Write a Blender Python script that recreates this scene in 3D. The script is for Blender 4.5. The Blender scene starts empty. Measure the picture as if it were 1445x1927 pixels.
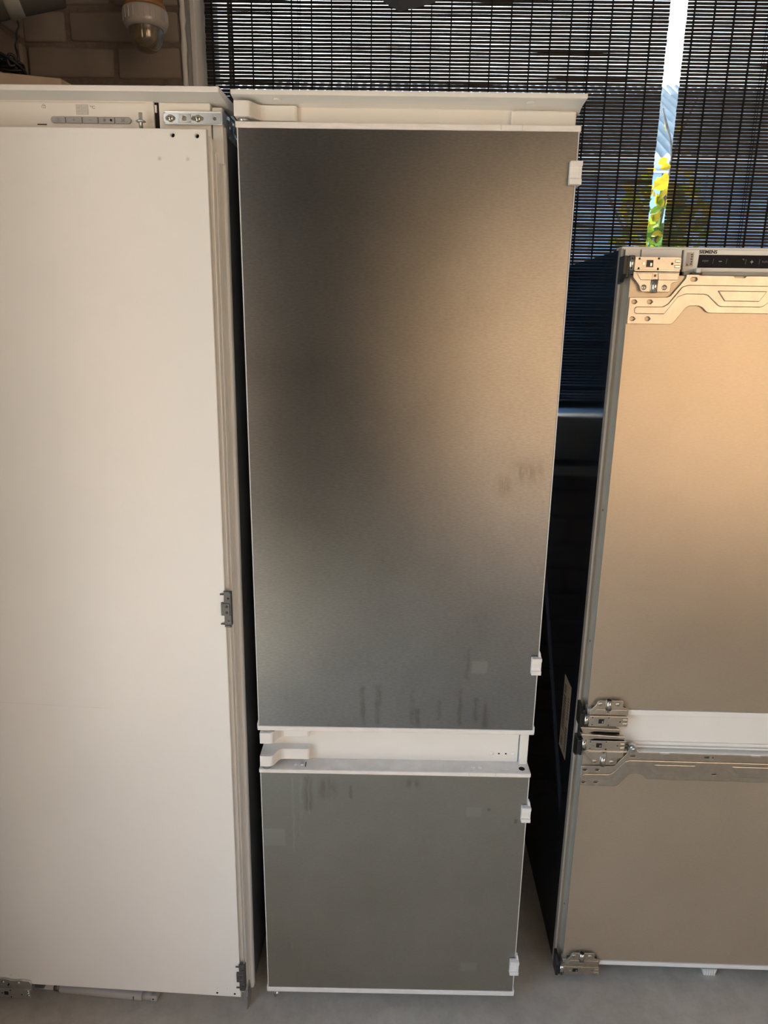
import bpy, bmesh, math, random
from mathutils import Vector, Matrix
random.seed(7)
scene = bpy.context.scene
COL = scene.collection
PI = math.pi

# ------------------------------------------------------------------ camera
F_PX, CAM_LOC, PITCH, YAW, ROLL = 1340.0, Vector((-.0218, -1.2302, 1.4622)), .2649, -.0058, .0143
fw = Vector((math.sin(YAW)*math.cos(PITCH), math.cos(YAW)*math.cos(PITCH), -math.sin(PITCH)))
rt = Vector((math.cos(YAW), -math.sin(YAW), 0)); up = rt.cross(fw)
rt2 = rt*math.cos(ROLL)+up*math.sin(ROLL); up2 = up*math.cos(ROLL)-rt*math.sin(ROLL)
cam_data = bpy.data.cameras.new('camera'); cam = bpy.data.objects.new('camera', cam_data); COL.objects.link(cam)
cam_data.sensor_fit = 'VERTICAL'; cam_data.sensor_height = 36.0; cam_data.lens = F_PX/1927*36.0
cam_data.clip_start = .02; cam_data.clip_end = 200
cam.matrix_world = Matrix((( rt2.x, up2.x, -fw.x, CAM_LOC.x), (rt2.y, up2.y, -fw.y, CAM_LOC.y), (rt2.z, up2.z, -fw.z, CAM_LOC.z), (0, 0, 0, 1)))
scene.camera = cam

# ------------------------------------------------------------------ world, sun, exposure
SUN_EL, SUN_AZ = math.radians(50), math.radians(-18)       # the sun stands beyond the window, a little to the left
world = bpy.data.worlds.new('sky'); scene.world = world; world.use_nodes = True
wn = world.node_tree; bgn = wn.nodes['Background']
sky = wn.nodes.new('ShaderNodeTexSky'); sky.sky_type = 'NISHITA'; sky.sun_disc = False
sky.sun_elevation = SUN_EL; sky.sun_rotation = SUN_AZ; sky.air_density = 1.0; sky.dust_density = 2.5; sky.ozone_density = 1.0
wbal = wn.nodes.new('ShaderNodeMix'); wbal.data_type = 'RGBA'; wbal.blend_type = 'MULTIPLY'; wbal.inputs[0].default_value = 1; wbal.inputs[7].default_value = (.95, 1, .93, 1)
wn.links.new(sky.outputs[0], wbal.inputs[6]); wn.links.new(wbal.outputs[2], bgn.inputs[0]); bgn.inputs[1].default_value = .80
sun_data = bpy.data.lights.new('sun', 'SUN'); sun_data.energy = 5.0; sun_data.angle = .01; sun_data.color = (1, .94, .82)
sun = bpy.data.objects.new('sun', sun_data); COL.objects.link(sun)
sdir = Vector((math.sin(SUN_AZ)*math.cos(SUN_EL), math.cos(SUN_AZ)*math.cos(SUN_EL), math.sin(SUN_EL)))
sun.rotation_euler = sdir.to_track_quat('Z', 'Y').to_euler(); sun.location = (0, 0, 12)
vs = scene.view_settings
scene.display_settings.display_device = 'sRGB'
vs.view_transform = 'Standard'; vs.look = 'None'; vs.gamma = 1.0; vs.use_curve_mapping = False
vs.exposure = .88

# ------------------------------------------------------------------ materials
def mat(name, col, rough=.5, metal=0.0, coat=0.0, spec=.5):
    m = bpy.data.materials.new(name); m.use_nodes = True
    b = m.node_tree.nodes['Principled BSDF']
    b.inputs['Base Color'].default_value = (*col, 1); b.inputs['Roughness'].default_value = rough
    b.inputs['Metallic'].default_value = metal; b.inputs['Coat Weight'].default_value = coat
    b.inputs['Specular IOR Level'].default_value = spec
    return m
def nd(m, t, **kw):
    n = m.node_tree.nodes.new(t)
    for k, v in kw.items(): setattr(n, k, v)
    return n
def lk(m, a, b): m.node_tree.links.new(a, b)
def val(n, k, v): n.inputs[k].default_value = v
def coords(m, scale=(1, 1, 1), out='Object'):
    tc = nd(m, 'ShaderNodeTexCoord'); mp = nd(m, 'ShaderNodeMapping'); mp.inputs['Scale'].default_value = scale
    lk(m, tc.outputs[out], mp.inputs[0]); return mp.outputs[0]
def noise(m, vec, scale, detail=4, rough=.6):
    n = nd(m, 'ShaderNodeTexNoise'); lk(m, vec, n.inputs['Vector']); val(n, 'Scale', scale); val(n, 'Detail', detail); val(n, 'Roughness', rough)
    return n.outputs['Fac']
def ramp(m, fac, stops):
    r = nd(m, 'ShaderNodeValToRGB'); lk(m, fac, r.inputs[0]); cr = r.color_ramp
    while len(cr.elements) < len(stops): cr.elements.new(.5)
    for e, (p, c) in zip(cr.elements, stops): e.position = p; e.color = (*c, 1) if len(c) == 3 else c
    return r.outputs[0]
def bump(m, h, strength=.2, dist=.002):
    b = nd(m, 'ShaderNodeBump'); val(b, 'Strength', strength); val(b, 'Distance', dist); lk(m, h, b.inputs['Height'])
    lk(m, b.outputs[0], m.node_tree.nodes['Principled BSDF'].inputs['Normal'])
def base(m): return m.node_tree.nodes['Principled BSDF']
def math_n(m, op, a, b=None, clamp=False):
    n = nd(m, 'ShaderNodeMath', operation=op, use_clamp=clamp)
    for i, v in enumerate((a, b)):
        if v is None: continue
        if isinstance(v, (int, float)): n.inputs[i].default_value = v
        else: lk(m, v, n.inputs[i])
    return n.outputs[0]
def noisy(name, c1, c2, scale, rough=.6, metal=0, bstr=.15, bdist=.001, stretch=(1, 1, 1), out='Object', bscale=None):
    m = mat(name, c1, rough, metal); v = coords(m, stretch, out); f = noise(m, v, scale)
    lk(m, ramp(m, f, [(.3, c1), (.7, c2)]), base(m).inputs['Base Color'])
    if bstr: bump(m, noise(m, v, bscale or scale*4), bstr, bdist)
    return m

M = {}
M['white'] = noisy('white_plastic', (.765, .755, .71), (.81, .80, .76), 6, .38, 0, .03, .0005, bscale=400)
M['whitedoor'] = noisy('white_enamel_door', (.785, .78, .735), (.83, .83, .785), 2.5, .33, 0, .04, .0004, bscale=500)
M['whiteworn'] = noisy('worn_white_trim', (.72, .69, .64), (.84, .82, .79), 30, .45, 0, .05, .0005, (1, 1, 6))
M['greywhite'] = mat('pale_grey_plastic', (.62, .62, .60), .4)
M['darkside'] = mat('dark_glossy_side', (.012, .016, .026), .10, 0, 0, .06)
base(M['darkside']).inputs['IOR'].default_value = 1.2
M['greyside'] = noisy('graphite_side', (.10, .105, .11), (.13, .135, .14), 8, .32, 0, .03, .0004, bscale=500)
M['flange'] = noisy('grey_flange', (.34, .335, .295), (.40, .39, .345), 12, .45, 0, 0)
M['rodgrey'] = mat('rod_grey', (.36, .345, .32), .5)
M['core'] = mat('pale_door_core', (.50, .49, .46), .5)
M['galv'] = noisy('galvanised_steel', (.50, .46, .39), (.60, .555, .475), 55, .36, 1, .06, .0004, bscale=300)
M['chrome'] = noisy('nickel_steel', (.58, .55, .49), (.70, .67, .60), 30, .22, 1, 0)
M['zinc'] = noisy('zinc_plate', (.58, .60, .58), (.72, .73, .70), 40, .3, 1, .05, .0004, bscale=300)
M['darkmetal'] = noisy('dark_bracket_metal', (.10, .10, .095), (.15, .147, .14), 60, .45, .6, .05, .0004)
M['blackmetal'] = mat('black_steel', (.03, .03, .03), .35, .5)
M['black'] = mat('black_plastic', (.012, .012, .014), .4)
M['hole'] = mat('hole_dark', (.008, .007, .006), .9)
M['display'] = mat('black_display', (.014, .014, .016), .5, 0, 0, .08)
M['displaywin'] = mat('display_window', (.005, .005, .006), .3, 0, 0, .08)
M['textgrey'] = mat('grey_print', (.16, .15, .145), .6)
M['textwhite'] = mat('white_print', (.55, .53, .50), .6)
M['textdark'] = mat('dark_print', (.02, .018, .017), .6)
M['icon'] = mat('icon_print', (.20, .20, .20), .6)
M['button'] = mat('button_grey', (.36, .37, .37), .4)
M['lcd'] = mat('lcd_grey', (.52, .52, .48), .35)
M['lcdseg'] = mat('lcd_segment', (.62, .62, .575), .35)
M['silverpin'] = mat('hinge_pin', (.5, .5, .48), .3, .9)
M['tape'] = mat('silver_tape', (.62, .65, .61), .3, .6)
M['pipe'] = noisy('grey_pipe_plastic', (.085, .085, .085), (.11, .108, .105), 20, .5, 0, .05, .0005)
M['cable'] = mat('black_cable', (.008, .008, .012), .4)
M['box'] = noisy('pale_cardboard', (.50, .41, .33), (.58, .49, .40), 30, .85, 0, .05, .0005)
M['label'] = mat('paper_label', (.52, .47, .40), .7)
M['ink'] = mat('label_ink', (.10, .085, .07), .8)
M['framewhite'] = noisy('daylit_window_frame', (.72, .76, .80), (.84, .87, .90), 25, .45, 0, .15, .001, (1, 1, .15))  # bluish brightness in the colour stands for window daylight on frame and bead
M['reveal'] = noisy('reveal_paint', (.20, .185, .175), (.27, .25, .235), 20, .8, 0, .3, .002)
M['thread'] = mat('blind_thread', (.010, .010, .014), .9)
M['slat'] = noisy('dark_bamboo', (.007, .006, .0065), (.015, .011, .010), 30, .55, 0, .2, .001, (.05, 1, 1))
M['sash'] = mat('dark_sash', (.05, .05, .055), .6)
M['bluewall'] = noisy('blue_cladding', (.27, .45, .68), (.34, .53, .76), 2, .7, 0, 0)
M['roof'] = noisy('grey_roof_sheet', (.58, .64, .70), (.74, .78, .82), 3, .55, 0, .1, .01)
M['gutter'] = mat('gutter_zinc', (.40, .50, .56), .5, .2)
M['bark'] = noisy('grey_bark', (.10, .09, .085), (.2, .18, .165), 30, .9, 0, .3, .003)
M['facade'] = noisy('tan_facade', (.52, .335, .19), (.60, .40, .235), 4, .85, 0, .1, .004)
M['pave'] = noisy('paving', (.46, .37, .28), (.55, .45, .35), 2, .9, 0, .1, .004)
M['pave2'] = noisy('pale_paving', (.60, .57, .52), (.70, .67, .62), 2, .9, 0, .1, .004)
M['ceilpaint'] = mat('ceiling_paint', (.30, .285, .27), .9)
M['shutter'] = mat('roller_shutter', (.18, .175, .165), .6)
M['innerwall'] = noisy('inner_wall_paint', (.60, .41, .26), (.68, .48, .31), 3, .85, 0, .1, .002)
M['boards'] = noisy('dark_boarding', (.075, .073, .066), (.10, .097, .088), 6, .8, 0, .1, .002, (1, 1, .1))
M['eave'] = mat('eave_boards', (.35, .35, .34), .8)

def leafmat(name, c):
    m = mat(name, c, .5); nt = m.node_tree; t = nd(m, 'ShaderNodeBsdfTranslucent'); t.inputs[0].default_value = (*c, 1)
    mx = nd(m, 'ShaderNodeMixShader'); mx.inputs[0].default_value = .55
    lk(m, base(m).outputs[0], mx.inputs[1]); lk(m, t.outputs[0], mx.inputs[2]); lk(m, mx.outputs[0], nt.nodes['Material Output'].inputs[0]); return m
M['leaf1'] = leafmat('yellow_leaf', (.62, .50, .04)); M['leaf2'] = leafmat('lime_leaf', (.30, .44, .05)); M['leaf3'] = leafmat('green_leaf', (.12, .28, .06))

def clearmat(name, tint, gloss=.12, rough=.05, diff=0, dcol=(1, 1, 1)):
    m = mat(name, tint, rough); nt = m.node_tree
    tr = nd(m, 'ShaderNodeBsdfTransparent'); tr.inputs[0].default_value = (*tint, 1)
    gl = nd(m, 'ShaderNodeBsdfGlossy'); gl.inputs['Roughness'].default_value = rough
    lw = nd(m, 'ShaderNodeLayerWeight'); lw.inputs[0].default_value = .35
    f = math_n(m, 'MULTIPLY_ADD', lw.outputs['Facing'], .55); f.node.inputs[2].default_value = gloss*.5
    mx = nd(m, 'ShaderNodeMixShader'); lk(m, f, mx.inputs[0]); lk(m, tr.outputs[0], mx.inputs[1]); lk(m, gl.outputs[0], mx.inputs[2]); out = mx.outputs[0]
    if diff:
        d = nd(m, 'ShaderNodeBsdfDiffuse'); d.inputs[0].default_value = (*dcol, 1)
        m2 = nd(m, 'ShaderNodeMixShader'); m2.inputs[0].default_value = diff; lk(m, out, m2.inputs[1]); lk(m, d.outputs[0], m2.inputs[2]); out = m2.outputs[0]
    lk(m, out, nt.nodes['Material Output'].inputs[0]); return m
M['pane'] = clearmat('window_glass', (.97, .98, .98), .06, .0)
M['jar'] = clearmat('dusty_lamp_glass', (.88, .84, .74), .2, .06, .10, (.50, .44, .34))
M['collar'] = clearmat('clear_ribbed_plastic', (.85, .84, .82), .25, .12, .55, (.66, .63, .60))
M['amber'] = clearmat('amber_plastic', (.75, .42, .16), .2, .1, .65, (.46, .25, .11))
M['filmtape'] = clearmat('clear_tape', (.8, .82, .85), .5, .12)

def concrete():
    m = mat('concrete_floor', (.3, .28, .25), .82); v = coords(m)
    a = noise(m, v, 2.2, 6, .65); b = noise(m, v, 28, 5, .7)
    c1 = ramp(m, a, [(.3, (.44, .39, .315)), (.55, (.555, .50, .415)), (.75, (.635, .585, .50))])
    mix = nd(m, 'ShaderNodeMix', data_type='RGBA', blend_type='MULTIPLY'); mix.inputs[0].default_value = .55
    lk(m, c1, mix.inputs[6]); lk(m, ramp(m, b, [(.25, (.62, .61, .6)), (.6, (1, 1, 1))]), mix.inputs[7])
    lk(m, mix.outputs[2], base(m).inputs['Base Color']); bump(m, noise(m, v, 90, 6, .7), .25, .0015); return m
M['concrete'] = concrete()

def brickmat():
    m = mat('painted_brick', (.27, .24, .22), .75); v = coords(m, (1, 1, 1), 'Generated')
    oi = nd(m, 'ShaderNodeObjectInfo'); off = nd(m, 'ShaderNodeVectorMath', operation='ADD'); lk(m, coords(m), off.inputs[0]); lk(m, oi.outputs['Location'], off.inputs[1])
    a = noise(m, off.outputs[0], 9, 5)
    lk(m, ramp(m, a, [(.3, (.225, .195, .18)), (.7, (.285, .25, .23))]), base(m).inputs['Base Color'])
    bump(m, noise(m, off.outputs[0], 120, 5), .12, .0015); return m
M['brick'] = brickmat()
def mortarmat():
    m = mat('painted_mortar', (.2, .17, .16), .9); v = coords(m)
    a = noise(m, v, 40, 6, .7)
    lk(m, ramp(m, a, [(.3, (.15, .125, .115)), (.7, (.25, .22, .20))]), base(m).inputs['Base Color'])
    bump(m, noise(m, v, 130, 6, .75), .8, .004); return m
M['mortar'] = mortarmat()

def rect_mask(m, sx, sz, x0, x1, z0, z1, soft=.004):
    cx, cz, hx, hz = (x0+x1)/2, (z0+z1)/2, (x1-x0)/2, (z1-z0)/2
    def edge(s, c, h):
        d = math_n(m, 'ABSOLUTE', math_n(m, 'SUBTRACT', s, c)); n = nd(m, 'ShaderNodeMapRange', interpolation_type='SMOOTHSTEP')
        lk(m, d, n.inputs[0]); n.inputs[1].default_value = max(h-soft, 0); n.inputs[2].default_value = h+soft; n.inputs[3].default_value = 1; n.inputs[4].default_value = 0
        return n.outputs[0]
    return math_n(m, 'MULTIPLY', edge(sx, cx, hx), edge(sz, cz, hz))
def steel(name, c1, c2, rough, grain, dark=(), pale=(), patch=False, film=.10):
    m = mat(name, c1, rough, 1.0); b = base(m); v = coords(m)
    g = noise(m, coords(m, (120, 1, 420)), 1.0, 2, .6)        # fine horizontal brushing
    blot = noise(m, v, 5, 5, .6); spk = noise(m, v, 120, 3, .6)
    col = ramp(m, blot, [(.25, c1), (.75, c2)])
    if grain:
        gm = nd(m, 'ShaderNodeMix', data_type='RGBA', blend_type='MULTIPLY'); gm.inputs[0].default_value = 1
        lk(m, col, gm.inputs[6]); lk(m, ramp(m, g, [(.25, (1-grain,)*3), (.75, (1+grain,)*3)]), gm.inputs[7]); col = gm.outputs[2]
    sep = nd(m, 'ShaderNodeSeparateXYZ'); lk(m, v, sep.inputs[0]); sx, sz = sep.outputs[0], sep.outputs[2]
    wob = math_n(m, 'MULTIPLY_ADD', noise(m, coords(m, (1, 1, 1)), 45, 3), .010); wob.node.inputs[2].default_value = -.005
    sxw = math_n(m, 'ADD', sx, wob)
    brk = ramp(m, noise(m, coords(m, (60, 1, 14)), 1.0, 4, .7), [(.40, (0, 0, 0)), (.58, (1, 1, 1))])
    rgh = math_n(m, 'MULTIPLY_ADD', blot, .03); rgh.node.inputs[2].default_value = rough-.012
    for group, tint, amt, rr in ((dark, (.16, .14, .12), .55, .1), (pale, (.50, .485, .45), .32, .12)):
        tot = None
        for (x0, x1, z0, z1, soft, broken) in group:
            k = rect_mask(m, sxw if broken else sx, sz, x0, x1, z0, z1, soft)
            if broken: k = math_n(m, 'MULTIPLY', k, brk)
            tot = k if tot is None else math_n(m, 'MAXIMUM', tot, k)
        if tot is not None:
            tot = math_n(m, 'MULTIPLY', tot, amt)
            mx = nd(m, 'ShaderNodeMix', data_type='RGBA'); lk(m, tot, mx.inputs[0]); lk(m, col, mx.inputs[6]); mx.inputs[7].default_value = (*tint, 1); col = mx.outputs[2]
            rgh = math_n(m, 'ADD', rgh, math_n(m, 'MULTIPLY', tot, rr))
    if patch:                                                # fine tarnish specks
        k = math_n(m, 'MULTIPLY', ramp(m, spk, [(.60, (0, 0, 0)), (.70, (1, 1, 1))]), ramp(m, noise(m, v, 4.5, 3), [(.5, (0, 0, 0)), (.68, (1, 1, 1))]))
        mx = nd(m, 'ShaderNodeMix', data_type='RGBA'); lk(m, math_n(m, 'MULTIPLY', k, .45), mx.inputs[0]); lk(m, col, mx.inputs[6]); mx.inputs[7].default_value = (.22, .19, .16, 1); col = mx.outputs[2]
    gl = nd(m, 'ShaderNodeBsdfAnisotropic', distribution='BECKMANN'); lk(m, col, gl.inputs['Color']); lk(m, rgh, gl.inputs['Roughness'])
    df = nd(m, 'ShaderNodeBsdfDiffuse'); lk(m, col, df.inputs[0]); mx = nd(m, 'ShaderNodeMixShader'); mx.inputs[0].default_value = film     # dirt film; larger shares stand in for reflected floor light
    lk(m, gl.outputs[0], mx.inputs[1]); lk(m, df.outputs[0], mx.inputs[2]); lk(m, mx.outputs[0], m.node_tree.nodes['Material Output'].inputs[0]); return m
up_dark = [(-.069, -.060, .695, .78, .004, 1), (-.04, -.028, .70, .785, .005, 1), (.028, .034, .70, .775, .004, 1), (.034, .046, .695, .735, .004, 1), (.078, .086, .71, .755, .003, 1),
           (.12, .127, .70, .78, .005, 1), (.15, .158, .71, .76, .006, 1), (.168, .178, .695, .75, .006, 1), (.17, .195, 1.165, 1.195, .012, 1), (.20, .25, 1.19, 1.22, .02, 1), (.13, .136, .80, .86, .004, 1)]
up_pale = [(.142, .172, .812, .838, .003, 0)]
lo_pale = [(-.206, -.202, .40, .575, .002, 1), (-.191, -.186, .44, .575, .002, 1), (-.174, -.170, .49, .575, .002, 1), (-.127, -.124, .49, .53, .002, 1), (.146, .176, .492, .514, .002, 0), (-.267, -.222, .414, .455, .003, 0), (.150, .185, .100, .122, .003, 0), (-.2135, -.2115, .152, .168, .0006, 0)]
lo_dark = [(-.15, -.12, .53, .575, .012, 1), (-.18, -.165, .50, .58, .008, 1), (.188, .194, .506, .512, .002, 0), (.244, .25, .478, .488, .002, 0), (-.09, -.085, .53, .56, .003, 1), (.02, .05, .56, .575, .01, 1)]
M['steel_up'] = steel('brushed_steel_upper', (.255, .245, .23), (.32, .312, .295), .305, .12, up_dark, up_pale, True)
M['steel_lo'] = steel('brushed_steel_lower', (.32, .31, .265), (.39, .375, .325), .32, .05, lo_dark, lo_pale, False, film=.2)
M['steel_r'] = steel('satin_steel', (.43, .36, .27), (.48, .405, .31), .32, .04, film=.52)  # warm tint and large diffuse share stand in for warm reflected light

# ------------------------------------------------------------------ mesh helpers
def link(o, parent=None):
    COL.objects.link(o)
    if parent is not None: o.parent = parent
    return o
def from_bm(name, bm, m, parent=None, smooth=False):
    bmesh.ops.recalc_face_normals(bm, faces=bm.faces[:])
    me = bpy.data.meshes.new(name); bm.to_mesh(me); bm.free()
    if smooth:
        for p in me.polygons: p.use_smooth = True
    me.materials.append(M[m] if isinstance(m, str) else m)
    return link(bpy.data.objects.new(name, me), parent)
def bev(bm, w, seg=2, edges=None):
    if w > 0: bmesh.ops.bevel(bm, geom=edges or bm.edges[:], offset=w, segments=seg, affect='EDGES', profile=.5, clamp_overlap=True)
def add_box(bm, x0, x1, y0, y1, z0, z1):
    vs_ = bmesh.ops.create_cube(bm, size=1)['verts']
    for v in vs_: v.co = Vector(((x0+x1)/2+v.co.x*(x1-x0), (y0+y1)/2+v.co.y*(y1-y0), (z0+z1)/2+v.co.z*(z1-z0)))
    return vs_
def box(name, x0, x1, y0, y1, z0, z1, m, parent=None, b=0, seg=2):
    bm = bmesh.new(); add_box(bm, x0, x1, y0, y1, z0, z1); bev(bm, b, seg); return from_bm(name, bm, m, parent)
def prism(name, pts, plane, a0, a1, m, parent=None, b=0, seg=2):
    bm = bmesh.new()
    def P(p, a): return {'xz': (p[0], a, p[1]), 'yz': (a, p[0], p[1]), 'xy': (p[0], p[1], a)}[plane]
    A = [bm.verts.new(P(p, a0)) for p in pts]; B = [bm.verts.new(P(p, a1)) for p in pts]
    bm.faces.new(A); bm.faces.new(B[::-1]); n = len(pts)
    for i in range(n): bm.faces.new((A[i], B[i], B[(i+1) % n], A[(i+1) % n]))
    bmesh.ops.recalc_face_normals(bm, faces=bm.faces[:]); bev(bm, b, seg); return from_bm(name, bm, m, parent)
def cyl(name, p0, p1, r, m, parent=None, seg=20, r2=None, b=0):
    bm = bmesh.new(); p0, p1 = Vector(p0), Vector(p1); d = p1-p0
    bmesh.ops.create_cone(bm, cap_ends=True, segments=seg, radius1=r, radius2=r if r2 is None else r2, depth=d.length)
    if b: bev(bm, b, 2, [e for e in bm.edges if len(e.link_faces) == 2 and any(len(f.verts) > 4 for f in e.link_faces)])
    bm.transform(Matrix.Translation((p0+p1)/2) @ d.to_track_quat('Z', 'Y').to_matrix().to_4x4())
    o = from_bm(name, bm, m, parent); 
    for p in o.data.polygons: p.use_smooth = len(p.vertices) <= 4
    return o
def lathe(name, prof, loc, m, parent=None, seg=32):
    bm = bmesh.new(); rings = []
    for r, z in prof:
        rings.append([bm.verts.new((loc[0]+max(r, 1e-5)*math.cos(2*PI*i/seg), loc[1]+max(r, 1e-5)*math.sin(2*PI*i/seg), loc[2]+z)) for i in range(seg)])
    for a, b_ in zip(rings, rings[1:]):
        for i in range(seg): bm.faces.new((a[i], a[(i+1) % seg], b_[(i+1) % seg], b_[i]))
    return from_bm(name, bm, m, parent, True)
def dome(name, c, r, m, parent=None, axis=(0, -1, 0), h=.5):
    bm = bmesh.new(); bmesh.ops.create_uvsphere(bm, u_segments=14, v_segments=8, radius=r)
    bm.transform(Matrix.Translation(c) @ Vector(axis).to_track_quat('Z', 'Y').to_matrix().to_4x4() @ Matrix.Diagonal((1, 1, h, 1)))
    return from_bm(name, bm, m, parent, True)
def from_curve(cu, name, m, parent, fn=None):
    o = bpy.data.objects.new('tmp', cu); COL.objects.link(o)
    dg = bpy.context.evaluated_depsgraph_get(); me = bpy.data.meshes.new_from_object(o.evaluated_get(dg))
    bpy.data.objects.remove(o); bpy.data.curves.remove(cu)
    if fn:
        for v in me.vertices: v.co = fn(v.co)
    bm = bmesh.new(); bm.from_mesh(me); bpy.data.meshes.remove(me); bmesh.ops.remove_doubles(bm, verts=bm.verts[:], dist=1e-6)
    return from_bm(name, bm, m, parent)
def tube(name, pts, r, m, parent=None, res=4, smooth=True):
    cu = bpy.data.curves.new(name, 'CURVE'); cu.dimensions = '3D'; cu.bevel_depth = r; cu.bevel_resolution = res; cu.resolution_u = 6; cu.use_fill_caps = True
    if smooth:
        sp = cu.splines.new('BEZIER'); sp.bezier_points.add(len(pts)-1)
        for bp, p in zip(sp.bezier_points, pts): bp.co = p; bp.handle_left_type = bp.handle_right_type = 'AUTO'
    else:
        sp = cu.splines.new('POLY'); sp.points.add(len(pts)-1)
        for bp, p in zip(sp.points, pts): bp.co = (*p, 1)
    o = from_curve(cu, name, m, parent)
    for p in o.data.polygons: p.use_smooth = True
    return o
def plate(name, outer, holes, y, t, m, parent=None, b=.0006):
    """sheet metal in the x-z plane, front face at y, thickness t going back"""
    cu = bpy.data.curves.new(name, 'CURVE'); cu.dimensions = '2D'; cu.fill_mode = 'BOTH'; cu.extrude = max(t/2-b, .0001); cu.bevel_depth = b; cu.bevel_resolution = 1; cu.offset = -b
    for pts in [outer]+list(holes):
        sp = cu.splines.new('POLY'); sp.points.add(len(pts)-1); sp.use_cyclic_u = True
        for q, p in zip(sp.points, pts): q.co = (p[0], p[1], 0, 1)
    return from_curve(cu, name, m, parent, lambda c: Vector((c.x, y+t/2-c.z, c.y)))
def circ(x, z, r, n=14, sx=1): return [(x+sx*r*math.cos(2*PI*i/n), z+r*math.sin(2*PI*i/n)) for i in range(n)]
def slot(x0, x1, z, r, point=False):
    L = [(x0+r-r*math.sin(PI*i/8), z+r*math.cos(PI*i/8)) for i in range(9)]
    return L+([(x1-r, z-r), (x1, z), (x1-r, z+r)] if point else [(x1-r+r*math.sin(PI*i/8), z-r*math.cos(PI*i/8)) for i in range(9)])
def text(name, body, x0, x1, z0, z1, y, m, parent, bold=0.0, shear=0.0, side=None):
    cu = bpy.data.curves.new(name, 'FONT'); cu.body = body; cu.size = 1; cu.offset = bold; cu.extrude = .01; cu.shear = shear; cu.resolution_u = 4
    o = bpy.data.objects.new('tmp', cu); COL.objects.link(o); dg = bpy.context.evaluated_depsgraph_get()
    me = bpy.data.meshes.new_from_object(o.evaluated_get(dg)); bpy.data.objects.remove(o); bpy.data.curves.remove(cu)
    xs = [v.co.x for v in me.vertices]; ys = [v.co.y for v in me.vertices]; ax, bx, ay, by = min(xs), max(xs), min(ys), max(ys)
    for v in me.vertices:
        u, w = (v.co.x-ax)/(bx-ax), (v.co.y-ay)/(by-ay)
        v.co = Vector((x0+u*(x1-x0), y-v.co.z*.02, z0+w*(z1-z0)))
    me.materials.append(M[m]); me.name = name; return link(bpy.data.objects.new(name, me), parent)
def ring(name, x, z, r, w, y, m, parent, a0=0, a1=2*PI, n=20):
    bm = bmesh.new(); prev = None
    for i in range(n+1):
        a = a0+(a1-a0)*i/n; q = [bm.verts.new((x+k*math.cos(a), y, z+k*math.sin(a))) for k in (r-w/2, r+w/2)]
        if prev: bm.faces.new((prev[0], prev[1], q[1], q[0]))
        prev = q
    bmesh.ops.solidify(bm, geom=bm.faces[:], thickness=.0002); return from_bm(name, bm, m, parent)
def bar(name, x0, z0, x1, z1, w, y, m, parent, t=.0003):
    d = Vector((x1-x0, z1-z0)); n = Vector((-d.y, d.x)).normalized()*w/2
    return prism(name, [(x0+n.x, z0+n.y), (x1+n.x, z1+n.y), (x1-n.x, z1-n.y), (x0-n.x, z0-n.y)], 'xz', y-t, y, m, parent)
def merge(name, objs, parent=None):
    """one mesh out of several shapes of the same material"""
    bm = bmesh.new(); m = objs[0].data.materials[0]
    for o in objs: bm.from_mesh(o.data)
    for o in objs:
        me = o.data; bpy.data.objects.remove(o); bpy.data.meshes.remove(me)
    return from_bm(name, bm, m, parent)
def thing(name, label, cat, loc=(0, 0, 0), rot=(0, 0, 0), group=None):
    o = bpy.data.objects.new(name, None); o.empty_display_size = .1; COL.objects.link(o); o.location = loc; o.rotation_euler = rot
    return tag(o, label, cat, group)
def tag(o, label, cat, group=None):
    o['label'] = label; o['category'] = cat
    if group: o['group'] = group
    return o
def struct(o, label):
    o['kind'] = 'structure'; o['label'] = label; o['category'] = o.name.split('_')[0]; return o

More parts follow.
